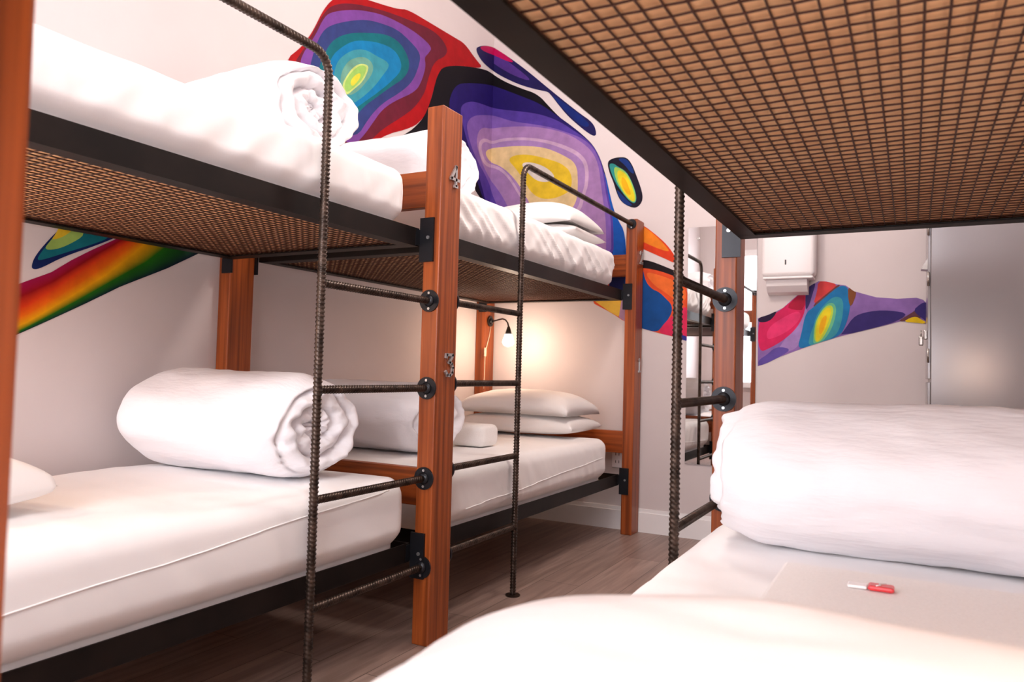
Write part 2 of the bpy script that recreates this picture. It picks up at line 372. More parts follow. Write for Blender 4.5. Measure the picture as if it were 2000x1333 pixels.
p.coat((52, 50, 146), [(1312,657),(1330,654),(1343,658),(1343,667),(1330,663)], it=1)
p.coat((240, 194, 76), [(1158,586),(1217,586),(1217,600),(1208,619),(1190,609)], it=0)
p.coat((190, 150, 180), [(1209,620),(1214,586),(1228,586),(1228,633)], it=0)
tag(p.build('mural'), 'blue and orange mural patch between post numbered 2 and the mirror', 'mural', 'painted mural shapes')

p = Paint()
top = [(1478,622),(1500,617),(1529,602),(1554,580),(1573,565),(1598,550),(1614,550),(1636,556),(1652,558),(1667,569),(1689,575),(1711,581),(1752,584),(1790,582),(1803,586),(1813,596)]
bot = [(1813,630),(1809,633),(1796,632),(1781,629),(1759,628),(1733,635),(1639,658),(1595,671),(1551,687),(1522,698),(1500,709),(1478,716)]
p.coat((148, 112, 182), [(1480,622)]+top[1:]+bot[:-1]+[(1480,716)], it=0)
p.coat((170, 138, 200), [(1515,690),(1535,660),(1560,625),(1572,600),(1578,610),(1565,650),(1558,684)])
p.coat((102, 82, 168), [(1481,704),(1500,692),(1512,680),(1530,678),(1545,684),(1522,698),(1500,709),(1481,716)])
p.coat((224, 36, 98), [(1481,624),(1500,622),(1529,603),(1554,581),(1572,566),(1574,590),(1571,615),(1556,642),(1532,664),(1505,680),(1481,690)])
p.coat((240, 58, 118), [(1500,640),(1530,620),(1560,606),(1566,620),(1545,644),(1515,660),(1496,664)])
p.coat((176, 18, 58), [(1536,600),(1556,580),(1572,566),(1572,606),(1550,606)], it=1)
p.coat((38, 18, 58), [(1481,621),(1500,616),(1520,606),(1508,624),(1496,630),(1481,630)])
p.coat((58, 46, 108), [(1573,566),(1585,557),(1594,552),(1587,575),(1580,598),(1573,608)])
p.coat((214, 66, 66), [(1598,550),(1614,550),(1636,556),(1626,568),(1605,584),(1588,596),(1596,570)], it=1)
p.coat((112, 62, 62), [(1588,596),(1605,582),(1625,566),(1637,556),(1642,558),(1614,584),(1592,604)], it=1)
p.coat((28, 122, 182), [(1573,612),(1590,600),(1615,578),(1641,557),(1657,561),(1661,590),(1659,612),(1652,636),(1640,658),(1595,671),(1556,685),(1566,650)])
p.coat((132, 76, 40), [(1656,560),(1667,569),(1674,572),(1662,602),(1657,588)], it=1)
p.coat((60, 156, 172), [(1588,640),(1595,615),(1610,595),(1630,578),(1647,584),(1647,612),(1641,640),(1630,659),(1600,670),(1578,677),(1582,655)])
p.coat((110, 196, 150), [(1588,667),(1590,635),(1600,613),(1612,597),(1625,590),(1634,600),(1631,625),(1622,647),(1609,666),(1590,673)])
p.coat((196, 222, 70), [(1590,668),(1592,633),(1602,612),(1613,599),(1623,596),(1629,604),(1623,630),(1613,652),(1601,669)])
p.coat((244, 222, 36), [(1593,666),(1595,633),(1605,612),(1614,602),(1621,601),(1624,609),(1618,630),(1608,652),(1598,668)])
p.coat((250, 184, 22), [(1599,650),(1602,630),(1610,616),(1616,618),(1611,640),(1603,655)])
p.coat((58, 44, 118), [(1650,644),(1665,622),(1680,613),(1710,607),(1740,607),(1771,612),(1762,622),(1735,634),(1640,657)], it=1)
p.coat((108, 64, 72), [(1752,629),(1770,618),(1786,608),(1800,596),(1806,600),(1800,622),(1785,626)], it=1)
p.coat((58, 44, 118), [(1784,606),(1798,594),(1808,590),(1813,598),(1813,632),(1804,624),(1792,616)], it=1)
p.coat((244, 206, 24), [(1764,629),(1778,621),(1790,619),(1800,625),(1808,629),(1806,633),(1790,631)], it=1)
tag(p.build('mural'), 'pink blue and lilac mural wave under the paper dispenser', 'mural', 'painted mural shapes')

p = Paint()
p.blend([[(-60,590),(0,568),(50,550),(100,532),(140,508),(180,488),(220,470),(260,450)],
         [(-60,612),(0,590),(50,575),(100,552),(140,527),(185,499),(225,476),(265,452)],
         [(-60,638),(0,616),(50,598),(100,568),(150,534),(200,502),(240,478),(275,455)],
         [(-60,656),(0,633),(50,615),(100,586),(150,555),(200,523),(245,490),(285,458)],
         [(-60,672),(0,650),(50,631),(100,602),(150,572),(205,538),(255,500),(300,462)],
         [(-60,688),(0,665),(50,641),(100,615),(155,585),(215,551),(285,512),(340,470)],
         [(-60,700),(0,668),(42,650),(100,624),(165,594),(235,560),(325,525),(395,492),(440,470)]],
        [(168, 14, 78), (150, 4, 20), (226, 62, 18), (240, 110, 10), (244, 172, 6), (30, 108, 12), (6, 18, 48)], 'L')
tag(p.build('mural'), 'rainbow mural stripe on left wall under bunk 4', 'mural', 'painted mural shapes')
p = Paint()
p.coat((14, 36, 96), [(60,522),(68,500),(95,468),(118,446),(120,425),(250,440),(236,460),(190,479),(125,501),(80,524),(66,527)])
p.coat((18, 118, 130), [(70,510),(80,492),(100,470),(120,443),(205,445),(218,463),(180,478),(130,493),(90,506)])
p.coat((164, 200, 100), [(84,488),(100,468),(118,446),(150,440),(168,458),(135,478),(108,488)])
p.coat((236, 200, 48), [(98,470),(110,455),(120,430),(152,440),(125,463)])
tag(p.build('mural'), 'teal and yellow mural island above the rainbow stripe', 'mural', 'painted mural shapes')

# ------------------------------------------------------------------ bunk beds
def digit(ch, c, h, root, parent):
    """a cast metal figure on the aisle face of a post; strokes in (across, up) units of its height"""
    w = .62
    S = {'4': [[(.12, .46), (-.30, -.16), (.36, -.16)], [(.12, .48), (.12, -.44)], [(.02, -.47), (.24, -.47)]],
         '3': [[(-.26, .36), (-.24, .48), (.28, .48), (.0, .12), (.2, .06), (.3, -.12), (.26, -.34), (.08, -.48), (-.14, -.46), (-.28, -.30)]],
         '2': [[(-.26, .26), (-.18, .44), (.04, .5), (.24, .4), (.26, .18), (.08, -.12), (-.26, -.46), (.3, -.46), (.3, -.36)]],
         '1': [[(-.12, .36), (.02, .48), (.02, -.48)], [(-.14, -.48), (.18, -.48)]]}[ch]
    b = MB(); t = .07*h
    for st in S:
        pts = [Vector((c[0], c[1]+a*h, c[2]+d*h)) for a, d in st]
        for a, d in zip(pts, pts[1:]):
            u = (d-a).normalized(); n = Vector((0, -u.z, u.y))*t; e = u*t*.6
            q = [a-e-n, d+e-n, d+e+n, a-e+n]
            x1, x2 = Vector((.001, 0, 0)), Vector((.008, 0, 0))
            b.add([v+x1 for v in q]+[v+x2 for v in q], [(0, 1, 2, 3), (4, 7, 6, 5), (0, 4, 5, 1), (1, 5, 6, 2), (2, 6, 7, 3), (3, 7, 4, 0)])
    o = b.build('bed_number', M['digit'], root, parent); tag(o, 'metal figure %s' % ch); return o

def bunk(label, xa, sg, y0, y1, near, far, ladder, rungs, uy, dz=0, nums=()):
    """xa: aisle face of the front posts, sg: direction away from the aisle, y0/y1: near faces of the post pairs"""
    root = thing('bunk_bed', ((xa + sg*.533), (y0+y1)/2, 0), label, 'bunk bed', 'wooden post bunk beds')
    X = lambda s: xa + sg*s
    posts = {}
    for key, yy, on in (('n', y0, near), ('f', y1, far)):
        if not on: continue
        for side, s in (('a', 0), ('w', 1.0)):
            b = MB(); b.box((X(s), yy, 0), (X(s+PX), yy+PY, 1.814 + R.uniform(-.003, .003)), bev=.004)
            posts[key+side] = b.build('post', M['wood_z'], root)
        for zc, in ((.512,), (1.545,)):
            b = MB(); b.box((X(PX+.001), yy+.046, zc-.064+dz), (X(.999), yy+.080, zc+.064+dz), bev=.003)
            b.build('end_board', M['wood_x'], root)
    for ch, zc in nums: digit(ch, (xa, y1+.072, zc), .074, root, posts['fa'])
    ya, yb = y0+PY+.009, y1-.009
    mesh_data = None
    for nm, zr in (('upper_frame', 1.332+dz), ('lower_frame', .272+dz)):
        b = MB()                                              # aisle side angle: vertical leg and inward flange
        b.box((X(.079), ya, zr), (X(.084), yb, zr+.062)); b.box((X(.084), ya, zr), (X(.130), yb, zr+.005))
        fr = b.build(nm, M['steel'], root); tag(fr, 'black steel angle frame with wire mesh')
        b = MB(); b.box((X(.987), ya, zr), (X(.982), yb, zr+.062)); b.box((X(.982), ya, zr), (X(.936), yb, zr+.005)); b.build('wall_rail', M['steel'], root, fr)
        for ye, d in ((ya, 1), (yb, -1)):
            b = MB(); b.box((X(.0845), ye, zr+.0002), (X(.9815), ye+d*.005, zr+.0618)); b.box((X(.0845), ye+d*.005, zr-.0002), (X(.9815), ye+d*.055, zr+.0048)); b.build('end_rail', M['steel'], root, fr)
        # woven wire on the flanges, board above it
        if mesh_data is None:
            b = MB(); s0, s1, w0, w1 = .088, .978, ya+.007, yb-.007
            nx, ny = int((s1-s0)/.026), int((w1-w0)/.0275); rad = .0017; amp = .0004; zc = zr+.0088
            xs = [s0+(i+.5)*(s1-s0)/nx for i in range(nx)]; ys = [w0+(j+.5)*(w1-w0)/ny for j in range(ny)]
            for i, s in enumerate(xs):
                pts = [(X(s), w0, zc)]+[(X(s), y, zc+amp*(1 if (i+j) % 2 else -1)) for j, y in enumerate(ys)]+[(X(s), w1, zc)]
                b.tube(pts, rad, 5, 0, True, True)
            for j, y in enumerate(ys):
                pts = [(X(s0), y, zc)]+[(X(s), y, zc-amp*(1 if (i+j) % 2 else -1)) for i, s in enumerate(xs)]+[(X(s1), y, zc)]
                b.tube(pts, rad, 5, 0, True, True)
            wm = b.build('wire_mesh', M['wire'], root, fr); mesh_data = wm.data; zfirst = zr
        else:
            wm = bpy.data.objects.new('wire_mesh', mesh_data); C.objects.link(wm); wm.parent = fr; wm.location.z = zr-zfirst
        b = MB(); b.box((X(.089), ya+.008, zr+.0135), (X(.977), yb-.008, zr+.0195)); b.build('base_board', M['board'], root, fr)
        # bracket plates bolted to the posts
        for yf, d in ((y1, -1), (y0+PY, 1)):
            for s in (.022, .988):
                b = MB(); b.box((X(s), yf+d*.0005, zr-.052), (X(s+.055), yf+d*.008, zr+.098), 0)
                b.disc((X(s+(.020 if s < .5 else .035)), yf+d*.008, zr+.03), (0, d, 0), .006, .004, 12, 1)
                if s < .5: b.box((X(.0765), yf+d*.0085, zr+.004), (X(.0785), yf+d*.03, zr+.058), 0)
                b.build('bracket', [M['plate'], M['screw']], root, fr)
    # ladder of ribbed bar: rungs from a post to an upright that bends into the hand rail
    xc = X(.033); r = .0108
    lyf, d = (y1, -1) if ladder == 'far' else (y0+PY, 1)
    tail = (y0+PY+.007) if ladder == 'far' else (y1-.007)
    zt = 1.784
    b = MB(); b.tube([(xc, uy, .006), (xc, uy, zt-.06)] + [Vector((xc, uy+d*(.06-.06*math.cos(t)), zt-.06+.06*math.sin(t))) for t in [PI/2*i/8 for i in range(1, 9)]] + [(xc, tail, zt)], r, 10, 0, rib=.0027)
    lad = b.build('ladder', M['rebar'], root); tag(lad, 'dark ribbed steel bar ladder')
    for zr in rungs:
        b = MB(); b.tube([(xc, lyf+d*.008, zr), (xc, uy-d*(r-.002), zr)], .0098, 10, 0, rib=.0027, pitch=.0115)
        b.build('rung', M['rebar'], root, lad)
        b = MB(); b.disc((xc, lyf+d*.0005, zr), (0, d, 0), .0375, .006, 28, 0)
        b.lathe((xc, lyf+d*.0065, zr), (0, d, 0), [(0, .021), (.003, .019), (.008, .012)], 14, 0)
        for k in (-1, 1): b.disc((xc, lyf+d*.0065, zr+k*.0265), (0, d, 0), .0045, .002, 10, 1)
        b.build('flange', [M['plate'], M['screw']], root, lad)
    ty = y0+PY if ladder == 'far' else y1; td = 1 if ladder == 'far' else -1
    b = MB(); b.disc((xc, ty+td*.0005, zt), (0, td, 0), .029, .006, 24, 0); b.disc((xc, ty+td*.0065, zt-.02), (0, td, 0), .004, .002, 10, 1)
    b.build('flange', [M['plate'], M['screw']], root, lad)
    b = MB(); b.disc((xc, uy, 0.0005), (0, 0, 1), .03, .005, 20, 0); b.build('foot_plate', M['rebar'], root, lad)
    return root

bunk('wooden bunk bed with ribbed ladder and metal figures 4 and 3 on its post', -1.402, -1, .40, 2.068, True, True, 'far', (1.147, .853, .552, .259), 1.545, 0, (('4', 1.586), ('3', .932)))
bunk('wooden bunk bed in the far left corner, figures 2 and 1 on its post', -1.402, -1, 2.068, 4.081, False, True, 'near', (1.155, .868, .570, .280), 2.722, .008, (('2', 1.597), ('1', .968)))
bunk('wooden bunk bed on the right with the big wire mesh base overhead', -.536, 1, .13, 2.290, True, True, 'far', (1.152, .850, .550, .256), 1.775, 0)

# ------------------------------------------------------------------ bedding
def mattress(label, x0, x1, y0, y1, z0, z1, rail_z, aisle, seed, wr=.004, seam=None, pull=0):
    """fitted-sheet mattress: rounded slab, tucked in below the rail top, soft wrinkles on the sides"""
    b = MB(); rad = .05
    xc, hw = (x0+x1)/2, (x1-x0)/2
    prof = []                                                # half section points (offset from centre, z), bottom to top
    zs = [z0, z0+.002] + [z0+(rail_z+.006-z0)*i/3 for i in (1, 2, 3)]
    def half(z):
        if z < z0+.001: return hw-.035
        if z <= rail_z+.007: return hw-.034
        t = (z-rail_z-.007)/(z1-rad-rail_z-.007)
        if t <= 1: return hw-.034+.034*math.sin(min(1, t*3)*PI/2)
        q = (z-(z1-rad))/rad
        return hw-rad+rad*math.sqrt(max(0, 1-q*q))
    col = []
    n1 = 16
    col += [(0, z0), (hw*.5, z0), (hw-.035, z0)] + [(half(z), z) for z in zs[2:]]
    col += [(half(z), z) for z in [rail_z+.01+(z1-rad-rail_z-.01)*i/n1 for i in range(n1+1)]]
    col += [(hw-rad+rad*math.cos(a), z1-rad+rad*math.sin(a)) for a in [PI/2*i/7 for i in range(1, 8)]]
    n2 = 16
    col += [((hw-rad)*(1-i/n2), z1) for i in range(1, n2+1)]
    ring = [(d, z) for d, z in col] + [(-d, z) for d, z in reversed(col[1:-1])]
    nr = len(ring); L = y1-y0
    ny = int(L/.012); vs = []
    ends = [.0, .12, .3, .55, .8, 1]                          # end rounding
    stations = [(y0+.045*(1-math.cos(e*PI/2)), 1-.045/ hw*(1-math.sin(e*PI/2)), 1-math.sin(e*PI/2)) for e in ends] + \
               [(y0+.045+(L-.09)*i/ny, 1, 0) for i in range(1, ny)] + \
               [(y1-.045*(1-math.cos(e*PI/2)), 1-.045/hw*(1-math.sin(e*PI/2)), 1-math.sin(e*PI/2)) for e in reversed(ends)]
    for y, k, kz in stations:
        for d, z in ring:
            x = xc + d*k; zz = z - kz*.045*max(0, (z-z0)/(z1-z0)-.2)
            side = max(0, min(1, (abs(d)-hw+.12)/.1)); up = max(0, min(1, (z-rail_z)/.05))
            top = max(0, min(1, (z-(z1-rad))/rad))
            n = nz(x*2.2+seed, y*2.2, z*2.2)*.006*up
            zt = max(0, (z1-z)/(z1-rail_z))
            diag = nz((y + (z-z0)*(.9 if seed % 2 else -.9))*13+seed, z*2.5+seed, seed*1.7)
            fold = max(0, 1-abs(nz((y*9+(z-z0)*pull*26)+seed*3, z*2.2+y*.8, seed*.9))*3.4)**1.4
            w = (wr*diag*(.3+zt) + pull*.034*(fold-.55)*(.35+zt*.65))*side*up*(1-top*.7)
            sgn = 1 if d > 0 else -1
            w = max(-.035, min(.012, w)); x += sgn*(n*.6*side + w + .007*math.sin(zt*PI)*side*up)
            zz += (n + nz(x*7, y*7, seed)*.003 + nz(x*2+y*16, y*3, seed*2)*.0018)*top
            vs.append((x, y, zz))
    fs = [(i*nr+k, i*nr+(k+1) % nr, (i+1)*nr+(k+1) % nr, (i+1)*nr+k) for i in range(len(stations)-1) for k in range(nr)]
    fs += [tuple(range(nr)), tuple((len(stations)-1)*nr+k for k in range(nr))]
    b.add(vs, fs, 0, True)
    o = b.build('mattress', M['sheet']); rebase(o, (xc, (y0+y1)/2, z0)); tag(o, label, 'mattress', 'white mattresses in fitted sheets')
    if seam:
        xs = x1 if aisle > 0 else x0
        best = []
        za, zb = seam; pts = []
        cs = [v for v in vs]
        for i in range(12, len(stations)-8, 2):
            y = stations[i][0]; z = za+(zb-za)*(y-y0)/L + nz(y*3, seed, 2)*.004
            cand = [cs[i*nr+k] for k in range(nr) if (cs[i*nr+k][0]-xc)*aisle > 0 and cs[i*nr+k][2] > rail_z]
            c0 = min(cand, key=lambda q: abs(q[2]-z)); pts.append((c0[0]+aisle*.0008, y, z))
        q = MB(); q.tube(pts, .0022, 6); s_ = q.build('seam', M['sheet'])
        for v in s_.data.vertices: v.co -= o.location
        s_.parent = o
    return o

def roll(label, xw, xf, cy_, z0, ry, rz, seed, group='rolled white duvets', turns=3.2, xs=1, name='rolled_duvet', m='duvet', cat='duvet', lean=0):
    """duvet rolled up across the bed; the coil shows at both ends"""
    b = MB(); nt = 128; L = xf-xw; vs = []; nu = 70
    cz = z0+rz
    def shape(th, f, u, w=0):
        g = nz(math.cos(th)*2.2+seed, math.sin(th)*2.2, u*2.6)*.05
        e = abs(2*u-1)**3
        g += nz(math.cos(th)*2.6+w, math.sin(th)*2.6+seed, u*2+w)*.036*(.25+e)
        g += nz(math.cos(th)*3+u*5, math.sin(th)*3+seed*2, u*11)*.018
        # outer lap of the quilt ends in a soft step
        lap = (th/(2*PI)+.13) % 1
        g += .05*(lap-.5)
        y = cy_+lean*(u-.5)+ry*(f+g*f)*math.cos(th)*(1+.05*math.cos(2*th))
        z = cz+rz*(f+g*f)*math.sin(th)
        return y, max(z, z0+.0015+.002*abs(math.cos(th)))
    for i in range(nu+1):
        u = i/nu; e = abs(2*u-1)
        f = (1-max(0, (e-.80)/.2)**2.2*.10)
        for k in range(nt):
            th = 2*PI*k/nt; y, z = shape(th, f, u)
            vs.append((xw+L*u + .012*nz(th*1.5, u*3, seed), y, z))
    fs = [(i*nt+k, i*nt+(k+1) % nt, (i+1)*nt+(k+1) % nt, (i+1)*nt+k) for i in range(nu) for k in range(nt)]
    b.add(vs, fs, 0, True)
    nc = 34
    for end, sgn in ((0, -1), (1, 1)):
        cv = []
        for j in range(nc):
            f = .90*(1-j/(nc-1)); f = max(f, .004)
            for k in range(nt):
                th = 2*PI*k/nt; y, z = shape(th, f, end, (.9-f)*4)
                ph = (f*turns*(1+.10*nz(math.cos(th)*1.3, math.sin(th)*1.3, seed+5)) - (sgn*th)/(2*PI) + .14*nz(math.cos(th)*2, math.sin(th)*2, seed+f*2)) % 1
                lay = math.sqrt(max(0, 1-(2*ph-1)**2))
                rim = min(1, j/4)
                wv = nz(math.cos(th)*2.2+seed, math.sin(th)*2.2, f*5+seed+end)*.022 + nz(math.cos(th)*7*f, math.sin(th)*7*f, seed)*.006
                x = (xw if end == 0 else xf) + sgn*(rim*(.055*lay-.030+wv) + .006*min(j, 4) - .05*(1-f)**3)
                if j == 0: x, y, z = vs[(0 if end == 0 else nu)*nt+k]
                cv.append((x, y, z))
        fs = [(j*nt+k, j*nt+(k+1) % nt, (j+1)*nt+(k+1) % nt, (j+1)*nt+k) for j in range(nc-1) for k in range(nt)]
        fs.append(tuple((nc-1)*nt+k for k in range(nt)))
        b.add(cv, fs, 0, True)
    o = b.build(name, M[m])
    bm = bmesh.new(); bm.from_mesh(o.data); bmesh.ops.remove_doubles(bm, verts=bm.verts, dist=1e-5); bmesh.ops.recalc_face_normals(bm, faces=bm.faces); bm.to_mesh(o.data); bm.free()
    rebase(o, ((xw+xf)/2, cy_, z0)); return tag(o, label, cat, group)

def pillow(label, c, w, d, h, seed, group, rot=0, tilt=(0, 0), ke=.38, full=.42):
    """c: middle of the underside"""
    nu, nv = 56, 44; b = MB(); vs = []
    rz = Matrix.Rotation(rot, 3, 'Z')
    for sgn in (1, -1):
        for i in range(nu+1):
            for j in range(nv+1):
                u, v = 2*i/nu-1, 2*j/nv-1
                u = math.copysign(abs(u)**.85, u); v = math.copysign(abs(v)**.85, v)
                t = max(0, (1-abs(u)**2.4))**full*max(0, (1-abs(v)**2.4))**full
                x = w/2*u*(1-.06*(1-v*v)*abs(u)); y = d/2*v*(1-.08*(1-u*u)*abs(v))
                edge = 1-t
                wv = nz(u*2.2+seed, v*2.2, seed)*.10 + nz(u*7, v*5+seed, seed*2)*.045*edge + nz(u*4+v*4, v*9+seed, 3)*.03
                z = (h*(1-ke)*(t*(1+wv*.5)) + h*ke) if sgn > 0 else (h*ke*(1-t))
                z = z + (.003 if sgn > 0 else 0)*t
                q = rz @ Vector((x, y, 0))
                zz = c[2] + z + tilt[0]*q.x + tilt[1]*q.y
                vs.append((c[0]+q.x, c[1]+q.y, zz))
    n = (nu+1)*(nv+1); fs = []
    for o_, flip in ((0, False), (n, True)):
        for i in range(nu):
            for j in range(nv):
                f = (o_+i*(nv+1)+j, o_+(i+1)*(nv+1)+j, o_+(i+1)*(nv+1)+j+1, o_+i*(nv+1)+j+1)
                fs.append(f[::-1] if flip else f)
    b.add(vs, fs, 0, True)
    o = b.build('pillow', M['pillowcase'])
    bm = bmesh.new(); bm.from_mesh(o.data); bmesh.ops.remove_doubles(bm, verts=bm.verts, dist=2e-4); bmesh.ops.recalc_face_normals(bm, faces=bm.faces); bm.to_mesh(o.data); bm.free()
    rebase(o, c); return tag(o, label, 'pillow', group)

def folded_towel(label, lo, hi, seed, turns):
    """towel folded in layers, open edges to the aisle"""
    b = MB(); n = turns; zt = (hi[2]-lo[2])/n
    for k in range(n):
        x0, x1 = lo[0]+R.uniform(0, .006), hi[0]-R.uniform(0, .008); y0, y1 = lo[1]+R.uniform(0, .006), hi[1]-R.uniform(0, .006)
        b.box((x0, y0, lo[2]+k*zt), (x1, y1, lo[2]+(k+1)*zt-.0006), 0, bev=min(zt*.44, .03))
    o = b.build('towel', M['towel']); rebase(o, ((lo[0]+hi[0])/2, (lo[1]+hi[1])/2, lo[2])); return tag(o, label, 'towel', 'folded white towels')

LB = .272+.0195+.0006; UB = 1.332+.0195+.0006
X0, X1 = -2.388, -1.468
mattress('white mattress on lower bunk numbered 3', X0, X1, .60, 2.012, LB, .558, .334, 1, 1, .005, (.435, .535))
mattress('white mattress on upper bunk numbered 4', X0, X1, .60, 1.965, UB, 1.572, 1.394, 1, 2, .008, None, .12)
mattress('white mattress on lower bunk numbered 1 in far corner', X0, X1, 2.262, 3.845, LB+.008, .562, .342, 1, 3, .007, (.392, .468), .18)
mattress('white mattress on upper bunk numbered 2 in far corner', X0, X1, 2.262, 3.918, UB+.008, 1.603, 1.402, 1, 4, .010, None, .55)
mattress('white mattress filling the lower right foreground', -.450, .444, .30, 2.235, LB, .545, .334, -1, 5, .004, None, .05)
mattress('white mattress above the overhead wire mesh at upper right', -.450, .444, .30, 2.235, UB, 1.572, 1.394, -1, 6, .004)

roll('white duvet rolled up on bunk 3, its coil facing the ribbed ladder', -2.33, -1.655, 1.765, .563, .205, .166, 11)
roll('white duvet rolled up on upper bunk 4', -2.30, -1.645, 1.70, 1.577, .200, .140, 23)
roll('white duvet rolled up on bunk 1 behind the post numbered 3', -2.36, -1.77, 2.605, .566, .205, .148, 37)
roll('white duvet rolled up on bunk 2 behind the post numbered 4', -2.34, -1.72, 2.585, 1.607, .200, .155, 41)
roll('large white duvet roll on the right foreground bunk', -.335, .37, 1.775, .549, .205, .160, 53)

G = 'white pillows'
pillow('lower pillow of the pair under the lit reading lamp', (-1.94, 3.80, .572), .74, .46, .112, 5, G, rot=.03, full=.32)
pillow('upper pillow of the pair under the lit reading lamp', (-1.95, 3.82, .712), .72, .44, .100, 3, G, rot=-.03, ke=-.30, full=.30)
pillow('lower pillow on bunk 2 in front of the purple mural', (-1.86, 3.66, 1.612), .70, .44, .100, 9, G, rot=.02)
pillow('upper pillow on bunk 2 in front of the purple mural', (-1.86, 3.66, 1.720), .68, .42, .120, 8, G, rot=-.06, ke=-.25)
pillow('white pillow at left edge of bunk 3 behind the foreground post', (-2.04, .80, .565), .62, .42, .150, 12, G, rot=.12, full=.3)
pillow('blurred white pillow at the bottom foreground, underneath', (-.02, .50, .552), .78, .42, .098, 17, G)
pillow('blurred white pillow across the bottom foreground, topmost', (-.01, .49, .656), .76, .40, .104, 15, G, ke=-.25)

folded_towel('folded white towel between rolled duvet and pillows on bunk 1', (-1.90, 2.90, .567), (-1.70, 3.06, .668), 1, 1)
folded_towel('folded white towel before the large duvet roll on right bunk', (-.21, 1.14, .549), (.17, 1.46, .584), 2, 2)

# red wrapped sweet on the right-hand towel
t = thing('wrapped_packet', (-.040, 1.34, .5845), 'small red and clear wrapped packet on folded towel', 'packet')
b = MB(); b.box((-.062, 1.326, .5850), (-.024, 1.354, .5930), bev=.0038); wr_ = b.build('red_wrapper', M['red'], t)
b = MB(); b.box((-.092, 1.328, .5850), (-.063, 1.352, .5900), bev=.0024); b.build('clear_end', M['clear'], t)
b = MB(); b.tube([(-.050, 1.330, .5932), (-.044, 1.336, .5934), (-.046, 1.343, .5934), (-.036, 1.350, .5932)], .0014, 6); b.build('white_mark', M['clear'], t)

# ------------------------------------------------------------------ reading lamps
def lamp(label, x, y, z, dx, dy, cord_to, reach=.125):
    """flange on the wall post, curved arm, bulb hanging from a black holder"""
    t = thing('reading_lamp', (x, y, z), label, 'lamp', 'bunk reading lamps')
    b = MB(); b.disc((x+dx*.0005, y, z), (dx, 0, 0), .034, .010, 24); b.lathe((x+dx*.0105, y, z), (dx, 0, 0), [(0, .02), (.008, .017), (.014, .01)], 16); b.build('base', M['black_plastic'], t)
    end = Vector((x+dx*reach, y+dy, z-.050))
    pts = [Vector((x+dx*.024, y, z)), Vector((x+dx*(.024+(reach-.024)*.27), y+dy*.2, z+.006)), Vector((x+dx*(.024+(reach-.024)*.56), y+dy*.5, z+.008)), Vector((x+dx*(.024+(reach-.024)*.8), y+dy*.8, z-.004)), Vector((x+dx*(.024+(reach-.024)*.95), y+dy*.96, z-.025)), end]
    b = MB(); b.tube(pts, .0048, 10); b.build('arm', M['black_plastic'], t)
    b = MB(); b.lathe(end, (0, 0, -1), [(-.006, .005), (0, .008), (.015, .013), (.032, .018), (.044, .021)], 20); b.build('bulb_holder', M['black_plastic'], t)
    b = MB(); b.lathe(end+Vector((0, 0, -.0445)), (0, 0, -1), [(0, .019), (.014, .024), (.034, .033), (.052, .034), (.066, .026), (.075, .005)], 24); b.build('bulb', M['bulb'], t)
    sw = Vector((x+dx*.018, y+math.copysign(.075, dy), z-.20))
    pts = [Vector((x+dx*.014, y-.005, z-.034)), Vector((x+dx*.012, y+math.copysign(.02, dy), z-.10)), sw]+[Vector(cord_to).lerp(sw, 1-k/5) for k in range(1, 6)]
    b = MB(); b.tube(pts, .0022, 6); cd = b.build('cord', M['cord'], t)
    b = MB(); b.box(sw-Vector((.006, .007, .028)), sw+Vector((.006, .007, .028)), bev=.003); b.build('switch', M['cord'], t, cd)
    return t
lamp('lit reading lamp with bare bulb above the corner pillows of bunk 1', -2.402, 4.140, 1.232, 1, -.20, (-2.385, 4.06, .80), .25)
lamp('lit reading lamp at the near end of bunk 3', -2.402, .461, 1.232, 1, .20, (-2.385, .56, .76), .25)
lamp('lit reading lamp at the near end of the right lower bunk', .464, .191, 1.16, -1, .10, (.452, .27, .76), .05)

# ------------------------------------------------------------------ mirror, dispenser, locker, outlet
t = thing('mirror', (-.95, YW-.006, .418), 'tall frameless mirror on far wall behind ribbed ladder', 'mirror')
b = MB(); b.box((-1.138, YW-.007, .418), (-.757, YW-.0075-.0005, 1.765)); b.build('glass', M['mirror'], t)
b = MB(); b.box((-1.138, YW-.0065, .418), (-.757, YW-.0015, 1.765)); b.build('backing', M['dark'], t)
b = MB(); b.disc((-1.083, YW-.0082, 1.70), (0, -1, 0), .009, .006, 16); b.build('fixing', M['chrome'], t)

t = thing('paper_towel_dispenser', (-.58, YW-.001, 1.367), 'white paper towel dispenser on far wall above the pink mural wave', 'dispenser')
b = MB(); b.box((-.713, YW-.125, 1.452), (-.449, YW-.005, 1.83), bev=.022); b.build('housing', M['plastic'], t)
b = MB()
b.box((-.706, YW-.122, 1.438), (-.456, YW-.005, 1.4515), bev=.006); b.build('lip', M['plastic'], t)
b = MB()
prof = [(-.005, 1.437), (-.100, 1.437), (-.088, 1.405), (-.055, 1.375), (-.005, 1.362)]
vs = [(-.692, YW+y, z) for y, z in prof]+[(-.488, YW+y, z) for y, z in prof]; k = len(prof)
b.add(vs, [tuple(range(k))[::-1], tuple(range(k, 2*k))]+[(i, (i+1) % k, k+(i+1) % k, k+i) for i in range(k)]); b.build('outlet_tray', M['plastic'], t)
b = MB(); b.box((-.594, YW-.1275, 1.512), (-.587, YW-.1251, 1.538)); b.build('keyhole', M['dark'], t)

